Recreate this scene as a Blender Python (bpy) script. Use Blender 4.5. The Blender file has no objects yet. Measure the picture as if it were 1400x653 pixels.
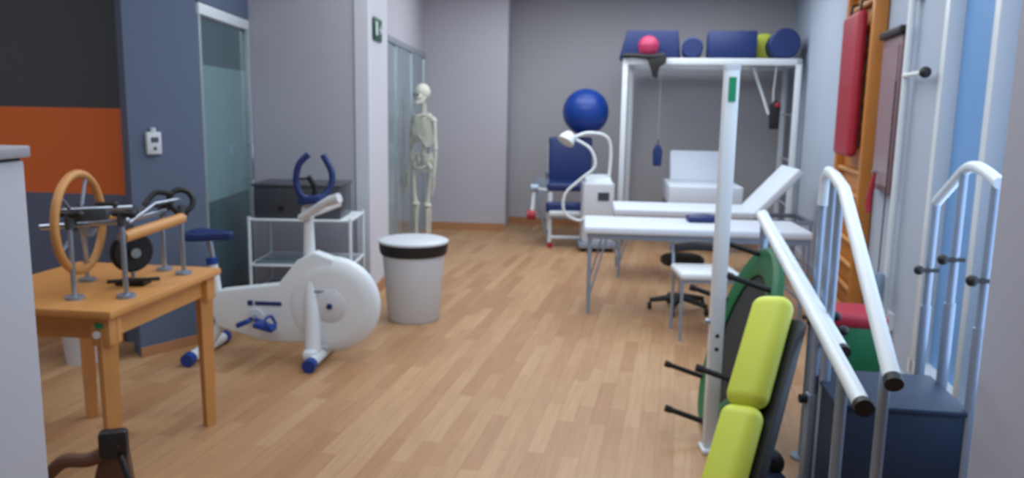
import bpy, bmesh, math, random
from mathutils import Vector, Matrix, Euler
random.seed(4)
S=bpy.context.scene
S.view_settings.view_transform='Standard'
S.view_settings.look='None'

# ---------------------------------------------------------------- materials
def lin(c):
    r=[]
    for v in c[:3]:
        v=v/255.
        r.append(v/12.92 if v<=.04045 else ((v+.055)/1.055)**2.4)
    return (r[0],r[1],r[2],1)
def mat(name,col,rough=.5,metal=0,var=.06,scale=6,emit=0,trans=0,bump=0,coat=0):
    m=bpy.data.materials.new(name);m.use_nodes=True
    nt=m.node_tree;b=nt.nodes['Principled BSDF']
    c=lin(col)
    b.inputs['Roughness'].default_value=rough
    b.inputs['Metallic'].default_value=metal
    if coat: b.inputs['Coat Weight'].default_value=coat
    tc=nt.nodes.new('ShaderNodeTexCoord');n=nt.nodes.new('ShaderNodeTexNoise')
    n.inputs['Scale'].default_value=scale;n.inputs['Detail'].default_value=3
    nt.links.new(tc.outputs['Object'],n.inputs['Vector'])
    mx=nt.nodes.new('ShaderNodeMix');mx.data_type='RGBA'
    mx.inputs['A'].default_value=tuple(x*(1-var) for x in c[:3])+(1,)
    mx.inputs['B'].default_value=tuple(min(1,x*(1+var)) for x in c[:3])+(1,)
    nt.links.new(n.outputs['Fac'],mx.inputs['Factor'])
    nt.links.new(mx.outputs['Result'],b.inputs['Base Color'])
    if trans: b.inputs['Transmission Weight'].default_value=trans
    if emit:
        b.inputs['Emission Color'].default_value=c
        b.inputs['Emission Strength'].default_value=emit
    if bump:
        bp=nt.nodes.new('ShaderNodeBump');bp.inputs['Strength'].default_value=bump
        n2=nt.nodes.new('ShaderNodeTexNoise');n2.inputs['Scale'].default_value=scale*12
        nt.links.new(tc.outputs['Object'],n2.inputs['Vector'])
        nt.links.new(n2.outputs['Fac'],bp.inputs['Height']);nt.links.new(bp.outputs['Normal'],b.inputs['Normal'])
    return m
WALL=mat('wall_lilac_grey',(182,180,190),.85,var=.03,scale=1.5,bump=.05)
WALLB=mat('wall_back_grey',(178,178,184),.85,var=.03,scale=1.5,bump=.05)
WALLR=mat('wall_right_bluish',(172,184,202),.8,var=.03,scale=1.5)
PILL=mat('pillar_light',(206,208,218),.8,var=.02)
COLN=mat('near_column_grey',(178,180,194),.8,var=.02)
BLUEG=mat('wall_blue_grey',(88,102,126),.8,var=.04,scale=2)
CEIL=mat('ceiling_white',(220,223,228),.9,var=.02)
WOOD=mat('beech_wood',(204,146,84),.45,var=.14,scale=9)
WOODD=mat('espalier_wood',(190,122,52),.45,var=.14,scale=9)
BASEW=mat('baseboard_wood',(176,126,88),.5,var=.1)
WHITE=mat('white_paint',(222,230,236),.35,var=.02)
WHITEP=mat('white_plastic',(206,212,220),.4,var=.02)
SHEET=mat('white_vinyl',(218,228,242),.5,var=.03)
NAVY=mat('navy_vinyl',(22,46,104),.45,var=.08)
NAVYD=mat('dark_navy_block',(20,40,66),.6,var=.1)
BLUE=mat('bright_blue',(12,58,142),.35,var=.06)
BLACK=mat('black_rubber',(22,22,26),.5,var=.1)
DGREY=mat('dark_grey_metal',(84,88,94),.35,metal=.5,var=.06)
CHROME=mat('chrome',(180,190,205),.25,metal=.9,var=.03)
STEEL=mat('grey_tube',(150,164,184),.35,metal=.4,var=.03)
YEL=mat('yellow_vinyl',(214,226,84),.5,var=.04)
GRN=mat('green_cover',(18,104,62),.5,var=.08)
GRNS=mat('green_sticker',(20,140,96),.5,var=.05)
SIGNG=mat('sign_green',(20,84,62),.5,var=.05)
RED=mat('red_vinyl',(164,34,54),.5,var=.06)
PINK=mat('pink_ball',(180,52,96),.45)
BONE=mat('bone_resin',(208,210,198),.55,var=.06,scale=25)
BROWN=mat('brown_leather',(96,62,48),.6,var=.1)
BROWNM=mat('brown_panel',(120,92,98),.5,var=.08)
MIRR=mat('mirror_pinkish',(150,128,136),.3,var=.05)
CAB=mat('cabinet_grey',(184,186,196),.55,var=.015)
CABT=mat('cabinet_top_grey',(160,160,168),.5,var=.02)
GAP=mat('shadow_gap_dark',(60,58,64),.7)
GLASS=mat('frosted_glass_teal',(106,144,150),.14,var=.08,scale=1.2,coat=.5)
GLASS2=mat('frosted_glass_pale',(132,152,160),.2,var=.06,scale=1.2,coat=.4)
GLASSD=mat('glass_dark_teal',(52,88,94),.12,var=.12,scale=1.5,coat=.5)
ALU=mat('aluminium_frame',(170,182,190),.35,metal=.5,var=.03)
WINP=mat('window_daylight_frosted',(104,150,202),.5,var=.05,emit=.12)
MESHB=mat('black_mesh',(28,34,34),.7,var=.15,scale=60)

def floor_mat():
    m=bpy.data.materials.new('laminate_floor');m.use_nodes=True
    nt=m.node_tree;b=nt.nodes['Principled BSDF'];L=nt.links.new
    tc=nt.nodes.new('ShaderNodeTexCoord');mp=nt.nodes.new('ShaderNodeMapping')
    mp.inputs['Rotation'].default_value=(0,0,math.radians(90+11.6))
    L(tc.outputs['Object'],mp.inputs['Vector'])
    br=nt.nodes.new('ShaderNodeTexBrick')
    br.inputs['Scale'].default_value=1
    br.inputs['Brick Width'].default_value=.62
    br.inputs['Row Height'].default_value=.08
    br.inputs['Mortar Size'].default_value=.001
    br.inputs['Color1'].default_value=lin((194,156,116))
    br.inputs['Color2'].default_value=lin((174,130,92))
    br.inputs['Mortar'].default_value=lin((150,112,78))
    br.inputs['Bias'].default_value=0
    br.offset=.37
    L(mp.outputs['Vector'],br.inputs['Vector'])
    mp2=nt.nodes.new('ShaderNodeMapping');mp2.inputs['Scale'].default_value=(1.5,22,1)
    L(mp.outputs['Vector'],mp2.inputs['Vector'])
    n=nt.nodes.new('ShaderNodeTexNoise');n.inputs['Scale'].default_value=2.5;n.inputs['Detail'].default_value=5
    L(mp2.outputs['Vector'],n.inputs['Vector'])
    mx=nt.nodes.new('ShaderNodeMix');mx.data_type='RGBA';mx.blend_type='MULTIPLY'
    mx.inputs['Factor'].default_value=.4
    cr=nt.nodes.new('ShaderNodeValToRGB');cr.color_ramp.elements[0].color=(.66,.62,.58,1);cr.color_ramp.elements[0].position=.3;cr.color_ramp.elements[1].color=(1.05,1.05,1.05,1);cr.color_ramp.elements[1].position=.7
    L(n.outputs['Fac'],cr.inputs['Fac']);L(br.outputs['Color'],mx.inputs['A']);L(cr.outputs['Color'],mx.inputs['B'])
    L(mx.outputs['Result'],b.inputs['Base Color'])
    b.inputs['Roughness'].default_value=.42
    b.inputs['Specular IOR Level'].default_value=.45
    return m
FLOOR=floor_mat()
def band_mat():
    m=bpy.data.materials.new('wall_orange_band');m.use_nodes=True
    nt=m.node_tree;b=nt.nodes['Principled BSDF'];L=nt.links.new
    g=nt.nodes.new('ShaderNodeNewGeometry');s=nt.nodes.new('ShaderNodeSeparateXYZ');L(g.outputs['Position'],s.inputs[0])
    mr=nt.nodes.new('ShaderNodeMath');mr.operation='DIVIDE';mr.inputs[1].default_value=3.0;L(s.outputs['Z'],mr.inputs[0])
    cr=nt.nodes.new('ShaderNodeValToRGB');cr.color_ramp.interpolation='CONSTANT'
    e=cr.color_ramp.elements;e[0].color=lin((92,102,126));e[0].position=0
    e[1].color=lin((210,104,50));e[1].position=.93/3
    k=e.new(1.455/3);k.color=lin((68,73,78))
    L(mr.outputs[0],cr.inputs['Fac']);L(cr.outputs['Color'],b.inputs['Base Color']);b.inputs['Roughness'].default_value=.8
    return m
BAND=band_mat()

# ---------------------------------------------------------------- builder
class B:
    def __init__(s,name):
        s.name=name;s.v=[];s.f=[];s.m=[];s.mats=[];s.X=Matrix.Identity(4)
    def mi(s,m):
        if m not in s.mats:s.mats.append(m)
        return s.mats.index(m)
    def raw(s,vs,fs,m):
        o=len(s.v);i=s.mi(m)
        s.v+=[s.X@Vector(p) for p in vs]
        for f in fs:s.f.append([o+k for k in f]);s.m.append(i)
    def bmadd(s,bm,M,m):
        bm.verts.ensure_lookup_table()
        for k,v in enumerate(bm.verts):v.index=k
        s.raw([M@v.co for v in bm.verts],[[v.index for v in f.verts] for f in bm.faces],m);bm.free()
    def box(s,c,size,m,rot=None,bev=0,seg=2):
        bm=bmesh.new();bmesh.ops.create_cube(bm,size=1)
        for v in bm.verts:v.co=Vector((v.co.x*size[0],v.co.y*size[1],v.co.z*size[2]))
        if bev:bmesh.ops.bevel(bm,geom=bm.edges[:],offset=min(bev,min(size)*.49),segments=seg,affect='EDGES',profile=.5)
        R=Matrix.Identity(4)
        if rot is not None:
            if isinstance(rot,Matrix):R=rot.to_4x4()
            elif isinstance(rot,(int,float)):R=Matrix.Rotation(rot,4,'Z')
            else:R=Euler(rot).to_matrix().to_4x4()
        s.bmadd(bm,Matrix.Translation(c)@R,m)
    def tube(s,pts,r,m,n=12,smooth=0,closed=False,cap=True):
        P=[Vector(p) for p in pts]
        if smooth:
            Q=[];N=len(P)
            for i in range(N if closed else N-1):
                p0=P[(i-1)%N] if (closed or i>0) else P[i]
                p1=P[i];p2=P[(i+1)%N];p3=P[(i+2)%N] if (closed or i+2<N) else P[i+1]
                for k in range(smooth):
                    t=k/smooth
                    Q.append(.5*((2*p1)+(-p0+p2)*t+(2*p0-5*p1+4*p2-p3)*t*t+(-p0+3*p1-3*p2+p3)*t**3))
            if not closed:Q.append(P[-1])
            P=Q
        N=len(P);R=r if isinstance(r,(list,tuple)) else None
        def rad(i):
            if R is None:return r
            t=i/(N-1)*(len(R)-1);k=min(int(t),len(R)-2);return R[k]+(R[k+1]-R[k])*(t-k)
        vs=[];up=None
        for i in range(N):
            if closed:d=P[(i+1)%N]-P[i-1]
            else:d=P[min(i+1,N-1)]-P[max(i-1,0)]
            d.normalize()
            if up is None:
                up=Vector((0,0,1)) if abs(d.z)<.9 else Vector((1,0,0))
            a=(up-d*up.dot(d))
            if a.length<1e-5:a=d.orthogonal()
            a.normalize();b=d.cross(a);up=a
            for k in range(n):
                t=2*math.pi*k/n;vs.append(P[i]+(a*math.cos(t)+b*math.sin(t))*rad(i))
        fs=[]
        for i in range(N if closed else N-1):
            j=(i+1)%N
            for k in range(n):
                l=(k+1)%n;fs.append([i*n+k,i*n+l,j*n+l,j*n+k])
        if cap and not closed:
            fs.append(list(range(n))[::-1]);fs.append([(N-1)*n+k for k in range(n)])
        s.raw(vs,fs,m)
    def cyl(s,a,b,r,m,r2=None,n=24):
        s.tube([a,b],r if r2 is None else [r,r2],m,n=n)
    def ell(s,c,r,m,rot=None,seg=24,ring=16):
        bm=bmesh.new();bmesh.ops.create_uvsphere(bm,u_segments=seg,v_segments=ring,radius=1)
        if isinstance(r,(int,float)):r=(r,r,r)
        R=Matrix.Identity(4)
        if rot is not None:R=Euler(rot).to_matrix().to_4x4()
        s.bmadd(bm,Matrix.Translation(c)@R@Matrix.Diagonal((r[0],r[1],r[2],1)),m)
    def lathe(s,prof,c,m,n=40,axis=(0,0,1)):
        q=Vector((0,0,1)).rotation_difference(Vector(axis).normalized()).to_matrix()
        vs=[];c=Vector(c)
        for r,z in prof:
            for k in range(n):
                t=2*math.pi*k/n;vs.append(c+q@Vector((r*math.cos(t),r*math.sin(t),z)))
        fs=[]
        for i in range(len(prof)-1):
            for k in range(n):
                l=(k+1)%n;fs.append([i*n+k,i*n+l,(i+1)*n+l,(i+1)*n+k])
        s.raw(vs,fs,m)
    def ring(s,c,R,r,m,axis=(0,0,1),n=40,k=10,sx=1,sy=1):
        q=Vector((0,0,1)).rotation_difference(Vector(axis).normalized()).to_matrix();c=Vector(c)
        s.tube([c+q@Vector((R*sx*math.cos(2*math.pi*i/n),R*sy*math.sin(2*math.pi*i/n),0)) for i in range(n)],r,m,n=k,closed=True)
    def prism(s,poly,z0,z1,m):
        n=len(poly);vs=[(x,y,z0) for x,y in poly]+[(x,y,z1) for x,y in poly]
        fs=[list(range(n))[::-1],list(range(n,2*n))]+[[i,(i+1)%n,n+(i+1)%n,n+i] for i in range(n)]
        s.raw(vs,fs,m)
    def slab(s,poly,o,ex,ey,th,m,bev=0):
        ex=Vector(ex).normalized();ey=Vector(ey).normalized();nn=ex.cross(ey);o=Vector(o)
        bm=bmesh.new();vv=[bm.verts.new(o+ex*x+ey*y-nn*th/2) for x,y in poly]
        f=bm.faces.new(vv);r=bmesh.ops.extrude_face_region(bm,geom=[f])
        for e in r['geom']:
            if isinstance(e,bmesh.types.BMVert):e.co+=nn*th
        bmesh.ops.recalc_face_normals(bm,faces=bm.faces[:])
        if bev:
            ed=[e for e in bm.edges if abs((e.verts[0].co-e.verts[1].co).normalized().dot(nn))<.5]
            bmesh.ops.bevel(bm,geom=ed,offset=bev,segments=3,affect='EDGES',profile=.5)
        s.bmadd(bm,Matrix.Identity(4),m)
    def done(s,ang=40):
        me=bpy.data.meshes.new(s.name)
        xs=[v.x for v in s.v];ys=[v.y for v in s.v];zs=[v.z for v in s.v]
        o=Vector(((min(xs)+max(xs))/2,(min(ys)+max(ys))/2,min(zs)))
        me.from_pydata([v-o for v in s.v],[],s.f)
        for m in s.mats:me.materials.append(m)
        me.polygons.foreach_set('material_index',s.m)
        me.polygons.foreach_set('use_smooth',[True]*len(s.f))
        bm=bmesh.new();bm.from_mesh(me);bmesh.ops.recalc_face_normals(bm,faces=bm.faces[:]);bm.to_mesh(me);bm.free()
        me.set_sharp_from_angle(angle=math.radians(ang))
        ob=bpy.data.objects.new(s.name,me);ob.location=o;S.collection.objects.link(ob)
        return ob
def wallseg(name,a,b,z0,z1,th,m,side=1):
    a=Vector(a);b=Vector(b);d=(b-a).normalized();n=Vector((-d.y,d.x))*side*th
    o=B(name);o.prism([tuple(a),tuple(b),tuple(b+n),tuple(a+n)],z0,z1,m);return o.done()

# ---------------------------------------------------------------- room shell
H=3.0
o=B('floor');o.box((-.5,4.5,-.05),(13,15,.1),FLOOR);fl=o.done()
o=B('ceiling');o.box((-.5,4.5,H+.05),(13,15,.1),CEIL);o.done()
wallseg('wall_orange',(-5.6,5.25),(-2.38,4.9),0,H,.15,BAND,1)
o=B('wall_blue_column');o.prism([(-2.20,4.58),(-1.93,4.96),(-2.02,5.08),(-2.38,5.3),(-2.30,4.71)],0,H,BLUEG);o.done()
wallseg('wall_glass_transom',(-1.96,5.06),(-2.02,6.2),2.13,H,.1,BLUEG,1)
wallseg('wall_dark_backing',(-3.2,5.3),(-3.2,7.2),0,H,.1,GAP,1)  # unseen dark sheet, added to give darkness behind the glass door
o=B('wall_left_facing');o.prism([(-2.02,6.2),(-1.11,6.1),(-1.10,6.9),(-2.02,7.0)],0,H,WALL);o.done()
o=B('wall_pillar_edge');o.prism([(-1.20,6.095),(-1.098,6.085),(-1.085,6.92),(-1.20,6.92)],0,H,PILL);o.done()
wallseg('wall_recess_transom',(-1.2,6.92),(-1.12,9.98),2.17,H,.1,WALL,1)
o=B('wall_back_bump');o.prism([(-1.12,9.98),(-.09,9.9),(-.04,10.75),(-1.12,10.95)],0,H,WALL);o.done()
wallseg('wall_back',(-.1,10.62),(3.7,9.84),0,H,.15,WALLB,1)
RX=lambda y:1.32+.206*y
wallseg('wall_right',(RX(10.1),10.1),(RX(4.2),4.2),0,H,.15,WALLR,1)
wallseg('wall_right_sill',(RX(4.2),4.2),(RX(1.9),1.9),0,.12,.15,WALLR,1)
wallseg('wall_right_lintel',(RX(4.2),4.2),(RX(1.9),1.9),2.75,H,.15,WALLR,1)
o=B('wall_near_column');o.prism([(1.285,2.1),(1.25,1.3),(2.0,1.3),(2.0,2.1)],0,H,COLN);o.done()
wallseg('wall_right_near',(2.0,1.4),(2.0,-2.4),0,H,.15,WALL,1)
wallseg('wall_behind',(2.1,-2.4),(-5.6,-2.4),0,H,.15,WALL,1)
wallseg('wall_left',(-5.6,-2.4),(-5.6,5.3),0,H,.15,WALL,1)
d=Vector((RX(4.2)-RX(1.9),2.3,0)).normalized();ang=math.atan2(d.y,d.x)
o=B('window_1')
for (y0,y1) in [(2.0,2.75),(2.82,3.45),(3.52,4.12)]:
    yc=(y0+y1)/2;o.box((RX(yc)+.09,yc,1.43),((y1-y0),.02,2.62),WINP,rot=ang)
for y in (2.785,3.485,4.16):
    o.box((RX(y)+.05,y,1.43),(.07,.1,2.62),WHITE,rot=ang,bev=.006)
o.box((RX(3.1)+.05,3.1,.16),(2.3,.1,.08),WHITE,rot=ang);o.box((RX(3.1)+.05,3.1,2.7),(2.3,.1,.08),WHITE,rot=ang)
o.done()
def bb(name,a,b,side,m=BASEW,h=.09):wallseg(name,a,b,0,h,.015,m,side)
bb('baseboard_back_bump',(-1.03,9.973),(-.09,9.9),-1)
bb('baseboard_back',(-.07,10.61),(3.42,9.897),-1)
bb('baseboard_column',(-2.20,4.58),(-1.93,4.96),-1,h=.06)
bb('baseboard_left_facing',(-2.0,6.197),(-1.2,6.105),-1)
bb('baseboard_pillar',(-1.09,6.1),(-1.08,6.9),-1)
bb('baseboard_right',(RX(9.8),9.8),(RX(4.2),4.2),-1,m=WALLB)
bb('baseboard_orange',(-5.5,5.24),(-2.45,4.905),-1)
# glass doors
o=B('door_1')
a=Vector((-1.975,5.10,0));b=Vector((-2.02,6.18,0));dd=(b-a);L=dd.length;an=math.atan2(dd.y,dd.x);mid=(a+b)/2
def along(t):return a+dd*t
for t0,t1,z0,z1,mm in [(0,1,.03,.86,GLASSD),(0,1,.86,1.75,GLASS),(0,1,1.75,2.05,GLASSD)]:
    c=along((t0+t1)/2);o.box((c.x-.03,c.y,(z0+z1)/2),(L,.012,z1-z0),mm,rot=an)
for t in (.02,.98):
    c=along(t);o.box((c.x-.02,c.y,1.05),(.035,.05,2.1),ALU,rot=an,bev=.004)
o.box((mid.x-.02,mid.y,2.09),(L,.06,.07),WHITE,rot=an,bev=.004)
o.box((mid.x-.02,mid.y,.015),(L,.05,.03),ALU,rot=an)
c=along(.85);o.tube([(c.x+.01,c.y,.95),(c.x+.05,c.y,.95),(c.x+.05,c.y,1.2),(c.x+.01,c.y,1.2)],.008,CHROME)
o.done()
o=B('door_2')
a=Vector((-1.2,6.95,0));b=Vector((-1.12,9.94,0));dd=(b-a);L=dd.length;an=math.atan2(dd.y,dd.x);mid=(a+b)/2
for t in (0.17,.5,.83):
    c=along(t);o.box((c.x,c.y,1.06),(L*.32,.012,2.05),GLASS2,rot=an)
for t in (.005,.335,.665,.995):
    c=along(t);o.box((c.x,c.y,1.06),(.04,.04,2.12),ALU,rot=an,bev=.004)
o.box((mid.x,mid.y,2.13),(L,.05,.06),ALU,rot=an,bev=.004);o.box((mid.x,mid.y,.015),(L,.04,.03),ALU,rot=an)
o.done()
o=B('emergency_exit_sign');o.box((-1.08,6.42,2.1),(.012,.34,.17),SIGNG,bev=.003)
o.box((-1.073,6.34,2.1),(.004,.07,.1),WHITE);o.tube([(-1.072,6.44,2.1),(-1.072,6.53,2.1)],.008,WHITE,n=6);o.tube([(-1.072,6.50,2.13),(-1.072,6.54,2.1),(-1.072,6.50,2.07)],.006,WHITE,n=6);o.done()
o=B('thermostat')
n=Vector((.38,-.27,0)).normalized();tdir=Vector((.27,.38,0)).normalized()
c=Vector((-2.20,4.58,1.27))+tdir*.14;an=math.atan2(tdir.y,tdir.x);c2=c+n*.016
o.box(c2,(.09,.03,.13),WHITEP,rot=an,bev=.008);o.box(c2+n*.016+Vector((0,0,.02)),(.045,.006,.03),DGREY,rot=an)
o.tube([c2+Vector((0,0,.06)),c2+Vector((0,0,.09))],.016,WHITEP);o.ell(c2+n*.018+Vector((0,0,-.03)),.010,DGREY);o.done()

# ---------------------------------------------------------------- near-left cabinet
o=B('filing_cabinet')
o.box((-1.42,1.12,.69),(.80,1.06,1.38),CAB,rot=-.03,bev=.004)
o.box((-1.42,1.12,1.383),(.79,1.05,.006),GAP,rot=-.03)
o.box((-1.42,1.12,1.398),(.82,1.08,.024),CABT,rot=-.03,bev=.004)
for z in (.34,.67,1.0):o.box((-1.42,.585,z),(.74,.012,.01),GAP,rot=-.03)
for z in (.5,.83,1.18):o.tube([(-1.5,.58,z),(-1.5,.55,z),(-1.34,.55,z),(-1.34,.58,z)],.006,CHROME,n=8)
o.done()

# ---------------------------------------------------------------- wooden table
o=B('wooden_table')
an=math.radians(-7);TC=Vector((-1.76,3.27,0));R2=lambda x,y:(TC+Matrix.Rotation(an,3,'Z')@Vector((x,y,0)))
W,D=.72,.84
c=R2(0,0);o.box((c.x,c.y,.735),(W,D,.032),WOOD,rot=an,bev=.008)
for sx in(-1,1):
    for sy in(-1,1):
        c=R2(sx*(W/2-.06),sy*(D/2-.06))
        o.tube([(c.x,c.y,0),(c.x,c.y,.55),(c.x,c.y,.72)],[.030,.040,.044],WOOD,n=4)
        o.box((c.x,c.y,.665),(.078,.078,.11),WOOD,rot=an,bev=.006)
for sx in(-1,1):
    c=R2(sx*(W/2-.06),0);o.box((c.x,c.y,.675),(.024,D-.16,.09),WOOD,rot=an)
for sy in(-1,1):
    c=R2(0,sy*(D/2-.06));o.box((c.x,c.y,.675),(W-.16,.024,.09),WOOD,rot=an)
c=R2(W/2-.06,-D/2+.018);o.box((c.x,c.y,.69),(.03,.006,.018),GRNS,rot=an)
o.lathe([(0,-.004),(.014,-.004),(.014,.004),(0,.004)],(c.x-.01,c.y,.655),WHITE,axis=(0,1,0),n=16)
o.done()

# ---------------------------------------------------------------- hand therapy wheel unit on table
o=B('hand_therapy_wheel_unit')
o.X=Matrix.Translation((-.02,.06,0))
T=.752
def up(x,y,h=.32,m=CHROME,r=.010):
    o.cyl((x,y,T),(x,y,T+.012),.035,STEEL);o.cyl((x,y,T),(x,y,T+h),r,m)
    o.cyl((x,y,T+h-.05),(x,y,T+h+.01),.017,DGREY)
up(-1.66,2.93);up(-1.48,2.97,.33);up(-1.44,3.42,.3);up(-1.56,3.5,.3);up(-1.78,3.25,.32)
wa=Vector((1,.05,0)).normalized();wc=Vector((-1.675,3.03,1.035))
o.ring(wc,.19,.016,WOOD,axis=wa,n=56,k=12)
q=Vector((0,0,1)).rotation_difference(wa).to_matrix()
for k in range(5):
    t=2*math.pi*k/5+.3;o.tube([wc,wc+q@Vector((math.cos(t)*.185,math.sin(t)*.185,0))],.007,CHROME,n=8)
o.cyl(wc-wa*.05,wc+wa*.07,.022,DGREY);o.cyl(wc+wa*.02,wc+wa*.045,.055,STEEL)
o.cyl(wc+wa*.01+q@Vector((.0,.18,0)),wc+wa*.09+q@Vector((.0,.18,0)),.012,WOOD)
o.tube([(-1.80,2.98,1.02),(-1.48,2.97,1.05),(-1.52,3.5,1.03)],.011,CHROME)
o.tube([(-1.66,2.93,1.05),(-1.78,3.25,1.05)],.011,DGREY)
o.tube([(-1.72,2.95,1.09),(-1.50,3.1,1.09)],.010,CHROME)
o.box((-1.62,3.0,1.07),(.14,.05,.05),DGREY,rot=.2,bev=.01)
o.box((-1.53,3.18,1.06),(.06,.14,.04),DGREY,rot=.3,bev=.01)
o.tube([(-1.47,3.0,1.04),(-1.50,3.3,1.08),(-1.47,3.5,1.08)],.008,CHROME)
o.cyl((-1.49,2.99,.985),(-1.43,3.4,1.005),.023,WOOD);o.cyl((-1.495,2.96,.985),(-1.425,3.43,1.005),.008,CHROME)
pa=Vector((.7,-.7,0));pc=Vector((-1.56,3.2,.89))
o.cyl(pc-pa*.02,pc+pa*.02,.075,BLACK);o.ring(pc,.075,.012,BLACK,axis=pa);o.cyl(pc-pa*.05,pc+pa*.05,.02,CHROME)
o.tube([pc,(pc.x,pc.y,T+.0)],.009,CHROME);o.box((pc.x,pc.y,T+.01),(.12,.08,.02),BLACK,bev=.004)
o.tube([(-1.62,3.1,T+.03),(-1.44,3.18,T+.03)],.008,BLACK)
o.ring((-1.47,3.5,1.07),.05,.013,BLACK,axis=(.5,-.8,.3));o.box((-1.47,3.5,1.01),(.05,.05,.05),BLACK,bev=.01)
o.tube([(-1.5,3.48,1.10),(-1.56,3.45,1.11),(-1.59,3.4,1.06)],.012,BLACK,smooth=4)
for (x,y,z) in [(-1.66,2.93,1.08),(-1.48,2.97,1.08),(-1.56,3.5,1.05),(-1.6,3.08,1.1)]:
    o.cyl((x-.03,y,z),(x+.04,y-.01,z),.012,BLACK)
    o.ell((x+.045,y-.01,z),.018,BLACK)
o.X=Matrix.Identity(4)
o.done()

o=B('white_waste_box');o.lathe([(0,0),(.09,0),(.115,.24),(.12,.25),(.105,.25),(.085,.02),(0,.02)],(-2.5,4.5,0),WHITEP);o.done()
# orthosis brace
o=B('orthopedic_brace')
o.X=Matrix.Translation((-.0,.02,0))@Matrix.Diagonal((1,1,1.22,1))
o.slab([(-.05,0),(.06,0),(.085,.16),(.05,.30),(-.02,.30),(-.05,.16)],(-1.40,2.55,.0),(1,.3,0),(.15,0,1),.06,BROWN,bev=.01)
o.tube([(-1.56,2.5,.20),(-1.48,2.48,.26),(-1.40,2.5,.26),(-1.31,2.52,.30)],.02,BROWN,smooth=5)
o.tube([(-1.44,2.5,.10),(-1.38,2.46,.12),(-1.31,2.52,.14)],.022,BLACK,smooth=5)
o.box((-1.33,2.52,.30),(.09,.05,.08),BLACK,rot=.3,bev=.012)
o.tube([(-1.30,2.5,.27),(-1.27,2.48,.22),(-1.24,2.46,.15)],.010,BLACK,smooth=4)
o.tube([(-1.56,2.5,.21),(-1.60,2.48,.16),(-1.61,2.47,.08)],.014,BLACK,smooth=4)
o.box((-1.40,2.54,.015),(.22,.12,.03),BLACK,rot=.3,bev=.008)
o.X=Matrix.Identity(4)
o.done()

# ---------------------------------------------------------------- exercise bike
o=B('exercise_bike')
ba=math.atan2(-.06,.75)
o.X=Matrix.Translation((-1.45,4.64,0))@Matrix.Rotation(ba,4,'Z')
fc=Vector((.395,0,.345))
o.lathe([(0,-.06),(.20,-.06),(.265,-.045),(.285,-.02),(.285,.02),(.265,.045),(.20,.06),(0,.06)],fc,WHITE,n=64,axis=(0,1,0))
o.lathe([(0,-.068),(.09,-.068),(.10,-.06)],fc,WHITEP,n=40,axis=(0,1,0))
o.lathe([(0,-.078),(.016,-.078),(.018,-.066)],fc,NAVY,n=20,axis=(0,1,0))
o.slab([(-.30,.19),(.0,.11),(.22,.11),(.38,.08),(.42,.62),(.30,.66),(.20,.61),(.08,.46),(-.28,.41),(-.34,.30)],(0,0,0),(1,0,0),(0,0,1),.10,WHITE,bev=.012)
o.box((.02,-.053,.345),(.16,.004,.022),NAVY);o.box((-.09,-.053,.345),(.03,.004,.03),NAVY)
o.box((.36,-.064,.43),(.14,.004,.012),STEEL);o.box((.36,-.064,.40),(.10,.004,.010),STEEL)
o.cyl((-.06,-.12,.26),(-.06,.12,.26),.018,CHROME);o.lathe([(0,-.062),(.05,-.062),(.055,-.05)],(-.06,0,.26),WHITEP,axis=(0,1,0))
o.tube([(-.06,-.09,.26),(.03,-.10,.235)],.012,BLUE);o.tube([(-.06,.09,.26),(-.15,.10,.285)],.012,BLUE)
for (x,y,z,t) in [(.04,-.16,.235,.25),(-.15,.16,.285,.1)]:
    o.box((x,y,z),(.12,.09,.03),BLUE,rot=(0,t,0),bev=.01)
    o.tube([(x+.05,y-.045,z),(x+.02,y-.045,z+.05),(x+.02,y+.045,z+.05),(x+.05,y+.045,z)],.009,BLUE,smooth=4)
o.box((-.09,-.16,.25),(.08,.05,.03),BLUE,rot=(0,-.4,0),bev=.01)
o.tube([(-.33,0,.36),(-.30,0,.2),(-.40,0,.05)],.032,WHITE,smooth=5)
o.tube([(.26,0,.92),(.26,0,.62),(.29,-.06,.3),(.30,-.10,.06)],[.024,.036,.046,.046],WHITE,smooth=5)
for x,h in ((-.39,.21),(.33,.22)):
    o.tube([(x,-h,.045),(x,h,.045)],.033,WHITE);
    for sgn in(-1,1):o.tube([(x,sgn*h,.045),(x+.0,sgn*(h+.05),.04)],.040,BLUE)
o.box((.30,-.1,.07),(.08,.16,.06),WHITE,bev=.02)
o.tube([(-.30,0,.36),(-.345,0,.70)],.017,CHROME);o.tube([(-.31,0,.36),(-.335,0,.58)],.028,WHITE);o.cyl((-.335,-.0,.56),(-.34,0,.60),.034,BLUE)
o.slab([(-.13,-.085),(-.10,-.10),(-.03,-.08),(.04,-.03),(.12,-.022),(.14,0),(.12,.022),(.04,.03),(-.03,.08),(-.10,.10),(-.13,.085)],(-.335,0,.735),(1,0,0),(0,1,0),.06,NAVY,bev=.02)
o.box((.26,0,.90),(.07,.07,.12),WHITE,rot=(0,.2,0),bev=.015)
o.tube([(.22,-.03,.86),(.30,-.06,.90),(.40,-.12,.96),(.48,-.15,.99)],[.02,.024,.026,.026],WHITE,smooth=5)
o.tube([(.22,.03,.86),(.30,.10,.89),(.40,.16,.93)],[.02,.024,.024],WHITE,smooth=5)
o.tube([(.42,-.13,.97),(.49,-.15,.995)],.029,WHITEP)
o.box((.28,-.02,.965),(.14,.10,.05),NAVY,rot=(0,-.1,.1),bev=.015)
o.tube([(.29,-.06,1.23),(.235,-.07,1.17),(.215,-.07,1.07),(.25,-.06,.985),(.33,.02,.975),(.375,.06,1.04),(.38,.07,1.12),(.33,.07,1.22)],.019,NAVY,smooth=6,n=12)
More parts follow.
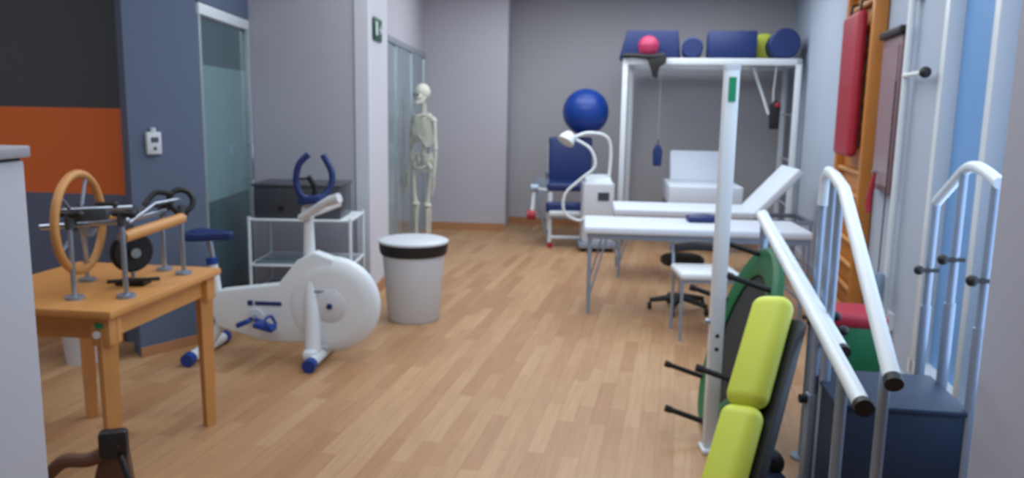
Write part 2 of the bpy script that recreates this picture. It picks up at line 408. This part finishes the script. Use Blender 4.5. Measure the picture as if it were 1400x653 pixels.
o.tube([(.30,0,.98),(.30,0,1.04),(.27,-.02,1.10)],.015,BLACK)
o.X=Matrix.Identity(4)
o.done()

# ---------------------------------------------------------------- trolley with device
o=B('instrument_trolley')
x0,x1,y0,y1=-1.82,-1.12,5.45,5.92
for x in(x0,x1):
    for y in(y0,y1):
        o.cyl((x,y,.05),(x,y,.74),.012,WHITE);o.ell((x,y,.03),.03,BLACK)
for z in (.2,.40,.72):
    o.box(((x0+x1)/2,(y0+y1)/2,z),(x1-x0,y1-y0,.012),GLASS2 if z<.7 else WHITE,bev=.003)
    for y in(y0,y1):o.cyl((x0,y,z),(x1,y,z),.010,WHITE)
    for x in(x0,x1):o.cyl((x,y0,z),(x,y1,z),.010,WHITE)
o.done()
o=B('paraffin_bath')
o.box((-1.49,5.66,.84),(.60,.38,.22),DGREY,bev=.012);o.box((-1.49,5.66,.958),(.62,.40,.02),DGREY,bev=.006)
o.box((-1.40,5.465,.80),(.10,.006,.05),BLACK);o.cyl((-1.6,5.47,.80),(-1.6,5.45,.80),.018,BLACK)
o.tube([(-1.56,5.66,.967),(-1.56,5.66,.99),(-1.44,5.66,.99),(-1.44,5.66,.967)],.008,BLACK)
o.done()

# ---------------------------------------------------------------- waste bin
o=B('waste_bin')
o.lathe([(0,.0),(.175,.0),(.185,.012),(.222,.50),(.232,.505),(.232,.52)],(-.70,5.60,0),WHITEP,n=56)
o.lathe([(.223,.475),(.232,.478),(.242,.51),(.244,.555),(.238,.562)],(-.70,5.60,0),BLACK,n=56)
o.lathe([(.240,.556),(.248,.56),(.248,.574),(.22,.586),(.10,.596),(0,.598)],(-.70,5.60,0),WHITEP,n=56)
o.lathe([(.204,.40),(.211,.405),(.214,.44),(.216,.445)],(-.70,5.60,0),WHITEP,n=56)
o.done()

# ---------------------------------------------------------------- skeleton
o=B('anatomical_skeleton')
o.X=Matrix.Translation((-.955,8.35,0))@Matrix.Rotation(math.radians(-38),4,'Z')@Matrix.Diagonal((.88,1,1,1))
o.ell((0,.01,1.665),(.080,.092,.085),BONE)
o.ell((0,-.045,1.615),(.060,.048,.054),BONE)
o.tube([(-.055,.0,1.61),(-.045,-.05,1.565),(0,-.085,1.55),(.045,-.05,1.565),(.055,.0,1.61)],[.014,.016,.020,.016,.014],BONE,smooth=4)
for sx in(-1,1):
    o.ell((sx*.026,-.088,1.635),(.016,.012,.015),GAP);o.tube([(sx*.03,-.08,1.61),(sx*.06,-.03,1.615)],.008,BONE)
o.ell((0,-.094,1.605),(.007,.008,.012),GAP);o.box((0,-.09,1.573),(.05,.02,.016),WHITEP,bev=.005)
sp=[(0,.02,1.56),(0,.03,1.50),(0,.02,1.45),(0,.05,1.35),(0,.06,1.25),(0,.045,1.15),(0,.02,1.05),(0,.025,.99)]
def lerp(pts,t):
    t=t*(len(pts)-1);i=min(int(t),len(pts)-2);return Vector(pts[i]).lerp(Vector(pts[i+1]),t-i)
for i in range(24):
    p=lerp(sp,i/23);r=.020+.014*i/23
    o.lathe([(0,-.013),(r,-.013),(r*.85,0),(r,.013),(0,.013)],p,BONE,n=12)
    o.tube([p,p+Vector((0,.035,-.012))],[.008,.004],BONE,n=6);o.tube([p+Vector((-.03,.015,0)),p+Vector((.03,.015,0))],.006,BONE,n=6)
for i in range(10):
    t=i/9;z=1.44-.27*t;w=(.075+.08*math.sin(min(1,t*1.35+.15)*math.pi*.62));dp=.075+.03*math.sin(t*math.pi)
    for sx in(-1,1):
        fr=.02 if i<7 else .06+.02*(i-7)
        o.tube([(0,.055,z+.01),(sx*w*.6,.075,z),(sx*w,.02,z-.025),(sx*w*.85,-dp*.6,z-.055),(sx*fr,-dp,z-.05+.01*(i>4)*(i-4))],.0105,BONE,n=6,smooth=4)
o.slab([(-.018,.0),(.018,.0),(.022,.05),(.014,.07),(.016,.17),(.028,.21),(-.028,.21),(-.016,.17),(-.014,.07),(-.022,.05)],(0,-.088,1.22),(1,0,0),(0,0,1),.016,BONE)
for sx in(-1,1):
    o.tube([(sx*.17,.03,1.395),(sx*.1,-.03,1.43),(sx*.02,-.08,1.42)],[.014,.010,.013],BONE,smooth=4)
    o.slab([(0,0),(.05,.11),(-.02,.13),(-.04,.11),(-.03,.04)] if sx>0 else [(0,0),(.03,.04),(.04,.11),(.02,.13),(-.05,.11)],(sx*.10,.085,1.27),(1,0,0),(0,0,1),.012,BONE)
    o.ell((sx*.075,.02,.965),(.066,.034,.070),BONE,rot=(0,sx*.5,sx*.5))
    o.tube([(sx*.025,.05,.99),(sx*.09,.05,1.035),(sx*.14,.0,1.0),(sx*.125,-.03,.95)],.014,BONE,smooth=4)
    o.tube([(sx*.10,-.02,.92),(sx*.06,-.05,.885),(0,-.06,.885)],.014,BONE,smooth=4)
    o.tube([(sx*.09,.01,.92),(sx*.07,.015,.85),(sx*.035,-.03,.86)],.014,BONE,smooth=4)
    o.ell((sx*.105,.0,.925),.028,BONE);o.tube([(sx*.105,0,.925),(sx*.15,0,.89),(sx*.145,0,.84),(sx*.115,-.01,.62),(sx*.095,-.005,.50)],[.018,.026,.022,.018,.032],BONE,smooth=4,n=10)
    for q_ in(-1,1):o.ell((sx*.095+q_*.02,.0,.495),(.025,.034,.028),BONE)
    o.ell((sx*.095,-.038,.505),(.022,.014,.024),BONE)
    o.tube([(sx*.095,0,.47),(sx*.095,-.003,.30),(sx*.09,0,.10)],[.034,.019,.022],BONE,smooth=4,n=10)
    o.tube([(sx*.13,.01,.45),(sx*.125,.012,.28),(sx*.115,.008,.09)],[.012,.008,.013],BONE,n=8)
    o.ell((sx*.095,.035,.065),(.022,.04,.024),BONE);o.ell((sx*.095,-.01,.08),(.025,.03,.018),BONE)
    for j in range(5):
        x=sx*(.075+.014*j);o.tube([(sx*.095,-.03,.07),(x,-.09,.055),(x+sx*.004,-.15+.008*j,.04)],[.010,.007,.007],BONE,n=6)
    o.ell((sx*.178,.02,1.375),.028,BONE);o.tube([(sx*.182,.02,1.37),(sx*.195,.02,1.22),(sx*.20,.02,1.08)],[.022,.016,.025],BONE,smooth=3,n=10)
    o.tube([(sx*.195,.02,1.07),(sx*.20,.0,.95),(sx*.20,-.02,.83)],[.014,.010,.012],BONE,n=8)
    o.tube([(sx*.212,.02,1.06),(sx*.22,.0,.95),(sx*.22,-.02,.83)],[.012,.010,.014],BONE,n=8)
    o.ell((sx*.21,-.025,.81),(.024,.016,.018),BONE)
    for j in range(4):
        x=sx*(.193+.012*j);lz=[.62,.605,.61,.635][j]
        o.tube([(x,-.025,.80),(x+sx*.004,-.03,.73),(x+sx*.006,-.035,.68),(x,-.045,lz)],[.007,.0065,.006,.005],BONE,n=6)
    o.tube([(sx*.195,-.03,.80),(sx*.175,-.05,.75),(sx*.172,-.055,.70)],[.008,.007,.006],BONE,n=6)
o.slab([(-.04,.10),(.04,.10),(.02,.0),(-.02,.0)],(0,.05,.90),(1,0,0),(0,0,1),.02,BONE)
o.cyl((0,.09,.03),(0,.09,1.2),.012,CHROME);o.tube([(0,.09,1.2),(0,.06,1.2)],.01,CHROME)
for j in range(5):
    t=2*math.pi*j/5+.3;o.tube([(0,.09,.07),(.17*math.cos(t),.09+.17*math.sin(t),.045)],.014,CHROME);o.ell((.17*math.cos(t),.09+.17*math.sin(t),.024),.024,BLACK)
o.X=Matrix.Identity(4)
o.done()

# ---------------------------------------------------------------- suspension cage
o=B('suspension_therapy_cage')
fl_=Vector((1.19,9.0,0));fr_=Vector((3.03,8.62,0));ex=(fr_-fl_).normalized();ey=Vector((-ex.y,ex.x,0));Dp=1.1;Wd=(fr_-fl_).length
an=math.atan2(ex.y,ex.x);TZ=2.085
def cp(x,y,z):v=fl_+ex*x+ey*y;return Vector((v.x,v.y,z))
for x in(0.03,Wd-.03):
    for y in(0,Dp):o.box(cp(x,y,TZ/2),(.06,.06,TZ),WHITE,rot=an,bev=.005)
    o.box(cp(x,Dp/2,TZ-.03),(.05,Dp,.06),WHITE,rot=an,bev=.004);o.box(cp(x,Dp/2,.04),(.05,Dp,.05),WHITE,rot=an)
for y in(0,Dp):o.box(cp(Wd/2,y,TZ-.035),(Wd,.06,.07),WHITE,rot=an,bev=.005)
for i in range(1,16):
    t=i/16;o.tube([cp(Wd*t,0,TZ-.02),cp(Wd*t,Dp,TZ-.02)],.005,WHITE,n=6)
for i in range(1,9):
    t=i/9;o.tube([cp(0,Dp*t,TZ-.02),cp(Wd,Dp*t,TZ-.02)],.005,WHITE,n=6)
for z in (.5,1.0,1.5):
    o.tube([cp(Wd-.03,0,z),cp(Wd-.03,Dp,z)],.008,WHITE,n=6)
o.tube([cp(1.40,.3,TZ-.05),cp(1.5,.3,1.78),cp(1.60,.25,1.5)],.016,WHITE)
o.tube([cp(1.66,.3,TZ-.05),cp(1.64,.3,1.75),cp(1.66,.25,1.35)],.010,WHITE)
o.slab([(-.05,-.16),(.05,-.16),(.06,.1),(0,.16),(-.06,.1)],cp(1.66,.22,1.50),ex,(0,0,1),.05,BLACK,bev=.015)
o.ell(cp(1.68,.18,1.60),.03,RED)
o.slab([(-.045,-.11),(.045,-.11),(.055,.06),(.02,.13),(-.02,.13),(-.055,.06)],cp(.42,.0,1.02),ex,(0,0,1),.05,NAVY,bev=.015)
o.tube([cp(.42,0,1.13),cp(.42,0,1.2)],.006,BLACK)
o.tube([cp(.42,0,1.2),cp(.42,0,TZ-.05)],.002,WALLB,n=5)
o.done()
def cyc(x,y,z):return cp(x,y,TZ+z)
o=B('wedge_cushion');o.slab([(-.34,0),(.34,0),(.30,.31),(-.26,.31)],cyc(.28,.40,.0),ex,(0,0,1),.5,NAVY,bev=.02);o.done()
o=B('roll_cushion');o.lathe([(0,-.25),(.10,-.25),(.115,-.235),(.115,.235),(.10,.25),(0,.25)],cyc(.74,.30,.115),NAVY,axis=ey);o.done()
o=B('pink_ball');o.ell(cyc(.27,.0,.125),.115,PINK);o.ring(cyc(.27,.0,.125),.1155,.003,RED);o.done()
o=B('sling_strap')
o.tube([cyc(.0,-.06,.02),cyc(.12,-.08,.02),cyc(.3,-.08,.01),cyc(.45,-.06,.03)],.028,BLACK,smooth=4)
o.slab([(-.10,0),(.12,.02),(.10,-.06),(.04,-.10),(.02,-.22),(-.03,-.20),(-.06,-.1)],cyc(.36,-.08,.0),ex,(0,0,1),.03,BLACK,bev=.01)
o.done()
o=B('foam_block');o.box(cyc(1.16,.35,.15),(.52,.5,.30),NAVY,rot=an,bev=.02);o.done()
o=B('yellow_cushion');o.lathe([(0,-.2),(.14,-.2),(.16,-.18),(.16,.18),(.14,.2),(0,.2)],cyc(1.54,.83,.16),YEL,axis=ey);o.done()
o=B('roll_cushion');o.lathe([(0,-.25),(.145,-.25),(.16,-.235),(.16,.235),(.145,.25),(0,.25)],cyc(1.70,.28,.16),NAVY,axis=ey);o.done()

# ---------------------------------------------------------------- treatment couches
def couch(name,c,L,W,h,ang,back=None,th=.07,ends=.1,bw=None):
    o=B(name);o.X=Matrix.Translation((c[0],c[1],0))@Matrix.Rotation(ang,4,'Z')
    x0=-L/2;x1=L/2
    if back: bl,ba_=back;x1=L/2-bl
    o.box(((x0+x1)/2,0,h-th/2),(x1-x0,W,th),SHEET,bev=.02,seg=3)
    if back:
        m=Vector((x1,0,h-th/2))+Vector((math.cos(ba_),0,math.sin(ba_)))*bl/2
        o.box(m,(bl,bw or W,min(th,.1)),SHEET,rot=(0,-ba_,0),bev=.02,seg=3)
        o.tube([(x1+.1,0,h-.1),m+Vector((.05,0,-.04))],.012,CHROME)
    fx0,fx1=-L/2+ends,L/2-ends
    for y in(-W/2+.05,W/2-.05):
        o.box(((fx0+fx1)/2,y,h-th-.02),(fx1-fx0+.05,.03,.04),STEEL)
        for x in(fx0,fx1):o.cyl((x,y,0),(x,y,h-th),.014,STEEL)
        o.cyl((fx0,y,.12),(fx0+.12,y,h-th-.03),.007,STEEL)
    for x in(fx0,fx1):o.cyl((x,-W/2+.05,.16),(x,W/2-.05,.16),.011,STEEL);o.box((x,0,h-th-.02),(.03,W-.1,.04),STEEL)
    o.X=Matrix.Identity(4);return o
o=couch('treatment_couch',(1.37,6.02),1.64,.62,.67,math.radians(-5),ends=.05,th=.06);o.done()
o=couch('treatment_couch',(1.84,7.36),1.80,.62,.64,math.radians(-5),back=(.55,math.radians(48)),ends=.06);o.done()
o=couch('treatment_couch',(2.14,9.18),1.35,.78,.73,math.radians(84),back=(.46,math.radians(68)),th=.22,ends=.12,bw=.62);o.done()
o=B('navy_pad');o.box((1.47,6.12,.695),(.24,.14,.045),NAVY,bev=.015);o.ell((1.47,6.12,.705),(.10,.06,.03),NAVY);o.done()

o=B('white_seat_chair')
cx,cy=1.31,5.30
o.box((cx,cy,.44),(.40,.36,.05),WHITE,bev=.02,seg=3);o.box((cx,cy,.405),(.36,.32,.02),STEEL)
for x in(-.18,.18):
    for y in(-.15,.15):o.cyl((cx+x,cy+y,0),(cx+x,cy+y,.41),.011,STEEL)
for x in(-.18,.18):o.tube([(cx+x,cy+.15,.40),(cx+x,cy+.19,.52),(cx+x,cy+.2,.60)],.011,STEEL,smooth=4)
o.tube([(cx-.18,cy+.2,.57),(cx,cy+.24,.58),(cx+.18,cy+.2,.57)],.035,BLACK,smooth=5)
o.done()
o=B('rolling_stool')
cx,cy=1.30,5.98
for j in range(5):
    t=2*math.pi*j/5+.5;e=(cx+.23*math.cos(t),cy+.23*math.sin(t))
    o.tube([(cx,cy,.11),(e[0],e[1],.07)],[.03,.018],BLACK,n=8);o.cyl((e[0]-.012,e[1],.028),(e[0]+.012,e[1],.028),.028,BLACK)
o.cyl((cx,cy,.09),(cx,cy,.36),.022,CHROME);o.lathe([(0,0),(.15,0),(.165,.02),(.165,.05),(.14,.07),(0,.075)],(cx,cy,.36),BLACK)
o.done()

# ---------------------------------------------------------------- quadriceps chair
o=B('leg_extension_chair')
cx,cy=.66,9.2
o.box((cx,cy+.10,.92),(.50,.09,.56),NAVY,rot=(-.08,0,0),bev=.03,seg=3)
o.box((cx-.04,cy-.15,.66),(.48,.44,.09),NAVY,bev=.03,seg=3)
o.box((cx-.08,cy-.40,.44),(.42,.10,.12),NAVY,bev=.03,seg=3);o.box((cx-.08,cy-.47,.38),(.36,.05,.06),WHITE,bev=.02)
for x in(-.24,.24):
    o.tube([(cx+x,cy+.16,.0),(cx+x,cy+.16,.6),(cx+x,cy+.18,1.12)],.02,WHITE)
    o.tube([(cx+x,cy+.16,.59),(cx+x,cy-.36,.59),(cx+x,cy-.38,.03)],.022,WHITE)
    o.tube([(cx+x,cy+.2,.03),(cx+x,cy-.45,.03)],.024,WHITE);o.tube([(cx+x,cy-.45,.03),(cx+x,cy-.52,.03)],.03,RED)
    o.tube([(cx+x,cy-.1,.59),(cx+x*1.15,cy-.12,.80),(cx+x*1.15,cy-.3,.82)],.016,STEEL,smooth=4)
o.tube([(cx-.24,cy-.38,.1),(cx+.24,cy-.38,.1)],.022,WHITE)
o.tube([(cx-.24,cy-.3,.62),(cx-.42,cy-.3,.64),(cx-.44,cy-.32,.36)],.026,WHITE)
o.cyl((cx-.50,cy-.32,.34),(cx-.40,cy-.32,.34),.055,RED);o.cyl((cx-.46,cy-.3,.64),(cx-.38,cy-.3,.64),.05,STEEL)
o.cyl((cx-.35,cy-.32,.66),(cx-.35,cy-.28,.66),.10,STEEL)
o.tube([(cx-.40,cy-.3,.60),(cx-.30,cy-.3,.20),(cx-.24,cy-.3,.06)],.018,STEEL)
o.done()
o=B('exercise_ball');o.ell((.825,9.32,1.49),.265,BLUE,seg=40,ring=28)
for z in(-.12,-.05,.02,.09,.16):
    r=math.sqrt(.265**2-z*z);o.ring((.825,9.32,1.49+z),r,.003,BLUE,n=48,k=6)
o.done()
o=B('therapy_device_tower')
cx,cy=.92,8.66
o.box((cx,cy,.42),(.34,.34,.66),WHITEP,bev=.03,seg=3);o.box((cx,cy,.07),(.40,.40,.06),STEEL,bev=.01)
for x in(-.15,.15):
    for y in(-.15,.15):o.ell((cx+x,cy+y,.027),.027,BLACK)
o.box((cx,cy-.02,.765),(.28,.24,.05),WHITE,rot=(.3,0,0),bev=.01);o.box((cx+.05,cy-.172,.6),(.12,.006,.09),DGREY)
for z in(.25,.29,.33,.37):o.box((cx,cy-.171,z),(.2,.004,.008),STEEL)
o.tube([(cx+.12,cy,.75),(cx+.13,cy,1.1),(cx+.06,cy-.03,1.24),(cx-.13,cy-.08,1.27),(cx-.28,cy-.1,1.22)],.018,WHITE,smooth=6)
o.lathe([(0,.05),(.05,.05),(.08,.0),(.095,-.06),(.07,-.07),(0,-.07)],(cx-.34,cy-.1,1.22),WHITE,axis=(.5,.4,.8))
o.tube([(cx-.26,cy-.1,1.2),(cx-.1,cy-.12,1.1),(cx-.05,cy-.14,.92),(cx-.2,cy-.15,.78),(cx-.36,cy-.16,.62),(cx-.36,cy-.17,.42),(cx-.2,cy-.17,.34),(cx-.12,cy-.15,.40)],.016,WHITE,smooth=6)
o.done()

# ---------------------------------------------------------------- white upright post
o=B('white_upright_post')
px,py=.905,3.40
o.box((px,py,.85),(.058,.05,1.68),WHITE,bev=.004);o.box((px,py,.010),(.08,.10,.020),WHITE,bev=.004)
for z in [.48,.54]:o.cyl((px+.0,py-.027,z),(px,py-.024,z),.009,BLACK,n=12)
o.box((px,py-.027,1.60),(.03,.004,.10),GRNS);o.box((px,py,1.69),(.060,.052,.02),WHITEP)
o.cyl((px-.05,py,.60),(px-.03,py,.60),.012,CHROME)
o.done()

# ---------------------------------------------------------------- mini trampoline leaning
o=B('mini_trampoline')
c=Vector((1.085,3.66,.445));nrm=Vector((-.94,.10,.30)).normalized()
q=Vector((0,0,1)).rotation_difference(nrm).to_matrix();R=.45
o.ring(c,R-.02,.02,STEEL,axis=nrm,n=64)
o.lathe([(R-.13,.012),(R-.11,.022),(R-.01,.030),(R+.01,.012),(R+.012,-.012),(R-.01,-.024),(R-.11,-.02),(R-.13,-.01)],c,GRN,n=64,axis=nrm)
o.lathe([(0,.004),(R-.10,.004),(R-.10,-.004),(0,-.004)],c,MESHB,n=64,axis=nrm)
for j in range(6):
    t=2*math.pi*j/6+.2;b_=c+q@Vector((math.cos(t)*(R-.03),math.sin(t)*(R-.03),0))
    o.tube([b_,b_+nrm*.22],.013,BLACK);o.tube([b_+nrm*.20,b_+nrm*.23],.017,BLACK)
o.done()

# ---------------------------------------------------------------- yellow bench
o=B('yellow_padded_bench')
top=Vector((.866,2.50,.905));a_=Vector((.345,.48,.78)).normalized()
n_=Vector((-.72,-.45,.55));n_=(n_-a_*n_.dot(a_)).normalized();w_=a_.cross(n_).normalized()
Rm=Matrix((w_,n_,a_)).transposed()
def P(s,n0=0,w0=0):return top-a_*s+n_*n0+w_*w0
def pad(s0,s1):o.box(P((s0+s1)/2,.03),(.135,.085,s1-s0),YEL,rot=Rm,bev=.042,seg=6)
pad(0,.375);pad(.37,.76)
o.box(P(.56,-.035),(.16,.045,1.02),BLACK,rot=Rm,bev=.008)
o.box(P(.56,-.07),(.06,.03,.95),BLACK,rot=Rm)
o.done()
o=B('sand_weight_bag')
o.ell((1.0,2.98,.06),(.11,.10,.06),NAVYD);o.tube([(.93,2.96,.08),(1.0,2.94,.19),(1.07,2.98,.08)],.016,BLACK,smooth=5);o.ell((1.03,3.03,.12),(.08,.08,.06),BLACK);o.done()

# ---------------------------------------------------------------- parallel bars
o=B('parallel_bars')
Rb=.0225
def bar(p0,p1):
    p0=Vector(p0);p1=Vector(p1);o.tube([p0,p1],Rb,WHITE,n=20);dd=(p0-p1).normalized();o.tube([p0-dd*.005,p0+dd*.02],Rb+.002,BLACK,n=20);o.tube([p1,p1-dd*.02],Rb+.002,WHITE,n=20)
bar((.905,1.95,.77),(1.235,3.93,1.0));bar((1.165,2.7,.69),(1.31,4.12,.98))
for (x,y,h) in [(.945,2.17,.79),(1.225,3.85,.98),(1.20,3.02,.74),(1.30,4.05,.96)]:
    o.box((x,y,h*.28),(.045,.045,h*.56),STEEL,bev=.004);o.cyl((x,y,h*.5),(x,y,h-.005),.016,STEEL)
    o.cyl((x-.05,y,h*.53),(x-.02,y,h*.53),.018,BLACK);o.box((x,y,.012),(.09,.12,.024),STEEL)
o.done()

# ---------------------------------------------------------------- training stairs with handrails
o=B('training_stairs')
o.box((1.41,2.86,.24),(.44,.40,.47),NAVYD,rot=-.15,bev=.008);o.box((1.41,2.86,.485),(.45,.41,.02),NAVYD,rot=-.15,bev=.004)
o.box((1.62,3.26,.165),(.36,.34,.33),NAVYD,rot=-.15,bev=.008)
o.tube([(1.0,2.0,.824),(1.206,2.9,1.235),(1.245,3.08,1.265),(1.28,3.24,1.275),(1.30,3.32,1.24),(1.305,3.34,1.13)],Rb,WHITE,n=20)
o.tube([(.996,1.98,.815),(1.001,2.003,.826)],Rb+.002,BLACK,n=20)
for (x,y,h) in [(1.305,3.34,1.15),(1.215,2.95,1.24),(1.255,3.12,1.26),(1.01,2.06,.84)]:
    o.cyl((x,y,0),(x,y,h),.015,STEEL);o.cyl((x-.0,y,0),(x,y,h*.55),.020,STEEL);o.cyl((x,y,0),(x,y,.012),.05,STEEL)
    if h>1:
        o.cyl((x-.05,y-.01,h*.56),(x+.05,y-.01,h*.56),.009,BLACK);o.ell((x+.05,y-.01,h*.56),.02,BLACK);o.cyl((x,y,h*.53),(x,y,h*.57),.025,BLACK)
o.tube([(1.305,3.34,.62),(1.215,2.95,.62)],.014,STEEL)
o.tube([(1.60,2.62,1.29),(1.63,2.78,1.325),(1.66,2.92,1.32),(1.70,3.08,1.25),(1.73,3.24,1.16)],Rb*.9,WHITE,n=20,smooth=4)
for (x,y,h) in [(1.73,3.24,1.17),(1.665,2.95,1.30),(1.60,2.64,1.28)]:
    o.cyl((x,y,0),(x,y,h),.015,STEEL);o.cyl((x,y,0),(x,y,h*.62),.020,STEEL);o.cyl((x-.05,y-.01,h*.75),(x+.03,y-.01,h*.75),.009,BLACK);o.ell((x-.05,y-.01,h*.75),.02,BLACK)
o.done()
o=B('red_step_stool')
o.box((1.76,3.98,.25),(.26,.26,.42),GRN,rot=-.2,bev=.01);o.box((1.76,3.98,.49),(.28,.28,.08),RED,rot=-.2,bev=.03,seg=3)
for x in(-.1,.1):
    for y in(-.1,.1):o.cyl((1.76+x,3.98+y,0),(1.76+x,3.98+y,.05),.015,BLACK)
o.done()

# ---------------------------------------------------------------- espalier, red mat, wall items
wn=Vector((-1,.206,0)).normalized();wt=Vector((.206,1,0)).normalized();wa_=math.atan2(wt.y,wt.x)
def wp(y,off,z):return Vector((RX(y),y,z))+wn*off
o=B('espalier_ladder')
for y in(5.36,6.22):o.box(wp(y,.052,1.25),(.07,.09,2.5),WOODD,rot=wa_,bev=.006)
for i in range(15):
    z=.12+i*.165;o.tube([wp(5.36,.065,z),wp(6.22,.065,z)],.018,WOOD,n=10)
o.box(wp(5.79,.055,2.42),(.84,.08,.08),WOODD,rot=wa_)
o.box(wp(5.79,.025,1.25),(.80,.03,2.4),WOODD,rot=wa_)
o.done()
o=B('red_exercise_mat')
o.box(wp(5.70,.135,1.71),(.52,.07,.98),RED,rot=wa_,bev=.034,seg=5)
for y in(5.55,5.85):o.tube([wp(y,.14,2.18),wp(y,.13,2.27),wp(y,.09,2.28)],.01,BLACK)
o.done()
o=B('mirror_panel')
o.box(wp(4.97,.03,1.53),(.46,.05,.98),BROWNM,rot=wa_,bev=.01);o.box(wp(4.97,.05,2.0),(.50,.06,.05),BLACK,rot=wa_,bev=.01)
o.box(wp(4.97,.058,1.5),(.36,.006,.84),MIRR,rot=wa_)
o.done()
o=B('hanging_red_band')
o.tube([wp(5.0,.08,1.15),wp(5.0,.10,.98),wp(4.98,.10,.90)],[.010,.022,.016],RED,smooth=4);o.tube([wp(5.0,.062,1.16),wp(5.0,.1,1.16)],.008,CHROME);o.done()
o=B('pulley_weight_column')
o.cyl(wp(4.62,.05,.1),wp(4.62,.05,2.3),.02,WHITE)
o.tube([wp(4.62,.06,1.73),wp(4.22,.06,1.73)],.014,WHITE);o.ell(wp(4.22,.06,1.73),.03,BLACK)
o.box(wp(4.62,.02,.3),(.1,.04,.1),WHITE,rot=wa_);o.box(wp(4.62,.02,2.2),(.1,.04,.1),WHITE,rot=wa_)
o.tube([wp(4.62,.1,1.7),wp(4.62,.1,.5)],.004,BLACK,n=6);o.box(wp(4.62,.1,.5),(.1,.05,.18),STEEL,rot=wa_,bev=.01)
o.done()

# ---------------------------------------------------------------- lights
def area(name,loc,rot,size,size_y,power,col):
    l=bpy.data.lights.new(name,'AREA');l.shape='RECTANGLE';l.size=size;l.size_y=size_y;l.energy=power;l.color=col
    ob=bpy.data.objects.new(name,l);ob.location=loc;ob.rotation_euler=rot;S.collection.objects.link(ob)
C=(.90,.96,1.0)
area('ceiling_light',(0.2,2.2,2.96),(0,0,0),3.0,2.2,46,C)
area('ceiling_light',(0.3,5.0,2.96),(0,0,0),3.0,2.2,58,C)
area('ceiling_light',(0.9,8.0,2.96),(0,0,0),3.0,2.2,80,C)
area('ceiling_light',(-3.6,2.8,2.96),(0,0,0),1.8,1.8,32,C)
area('window_daylight',(RX(3.1)-.02,3.1,1.5),(0,math.radians(-90),math.radians(168.4)),2.0,2.0,26,(.6,.78,1))
w=bpy.data.worlds.new('World');S.world=w;w.use_nodes=True
w.node_tree.nodes['Background'].inputs[0].default_value=(.6,.75,1,1);w.node_tree.nodes['Background'].inputs[1].default_value=.6

# ---------------------------------------------------------------- camera
cd=bpy.data.cameras.new('camera');cam=bpy.data.objects.new('camera',cd);S.collection.objects.link(cam)
cd.sensor_width=36;cd.lens=28.03;cd.clip_start=.05
cd.dof.use_dof=True;cd.dof.focus_distance=.5;cd.dof.aperture_fstop=13
cam.matrix_world=Matrix.Translation((0,0,1.5))@Matrix.Rotation(math.radians(90-9.2),4,'X')@Matrix.Rotation(.018,4,'Z')
S.camera=cam
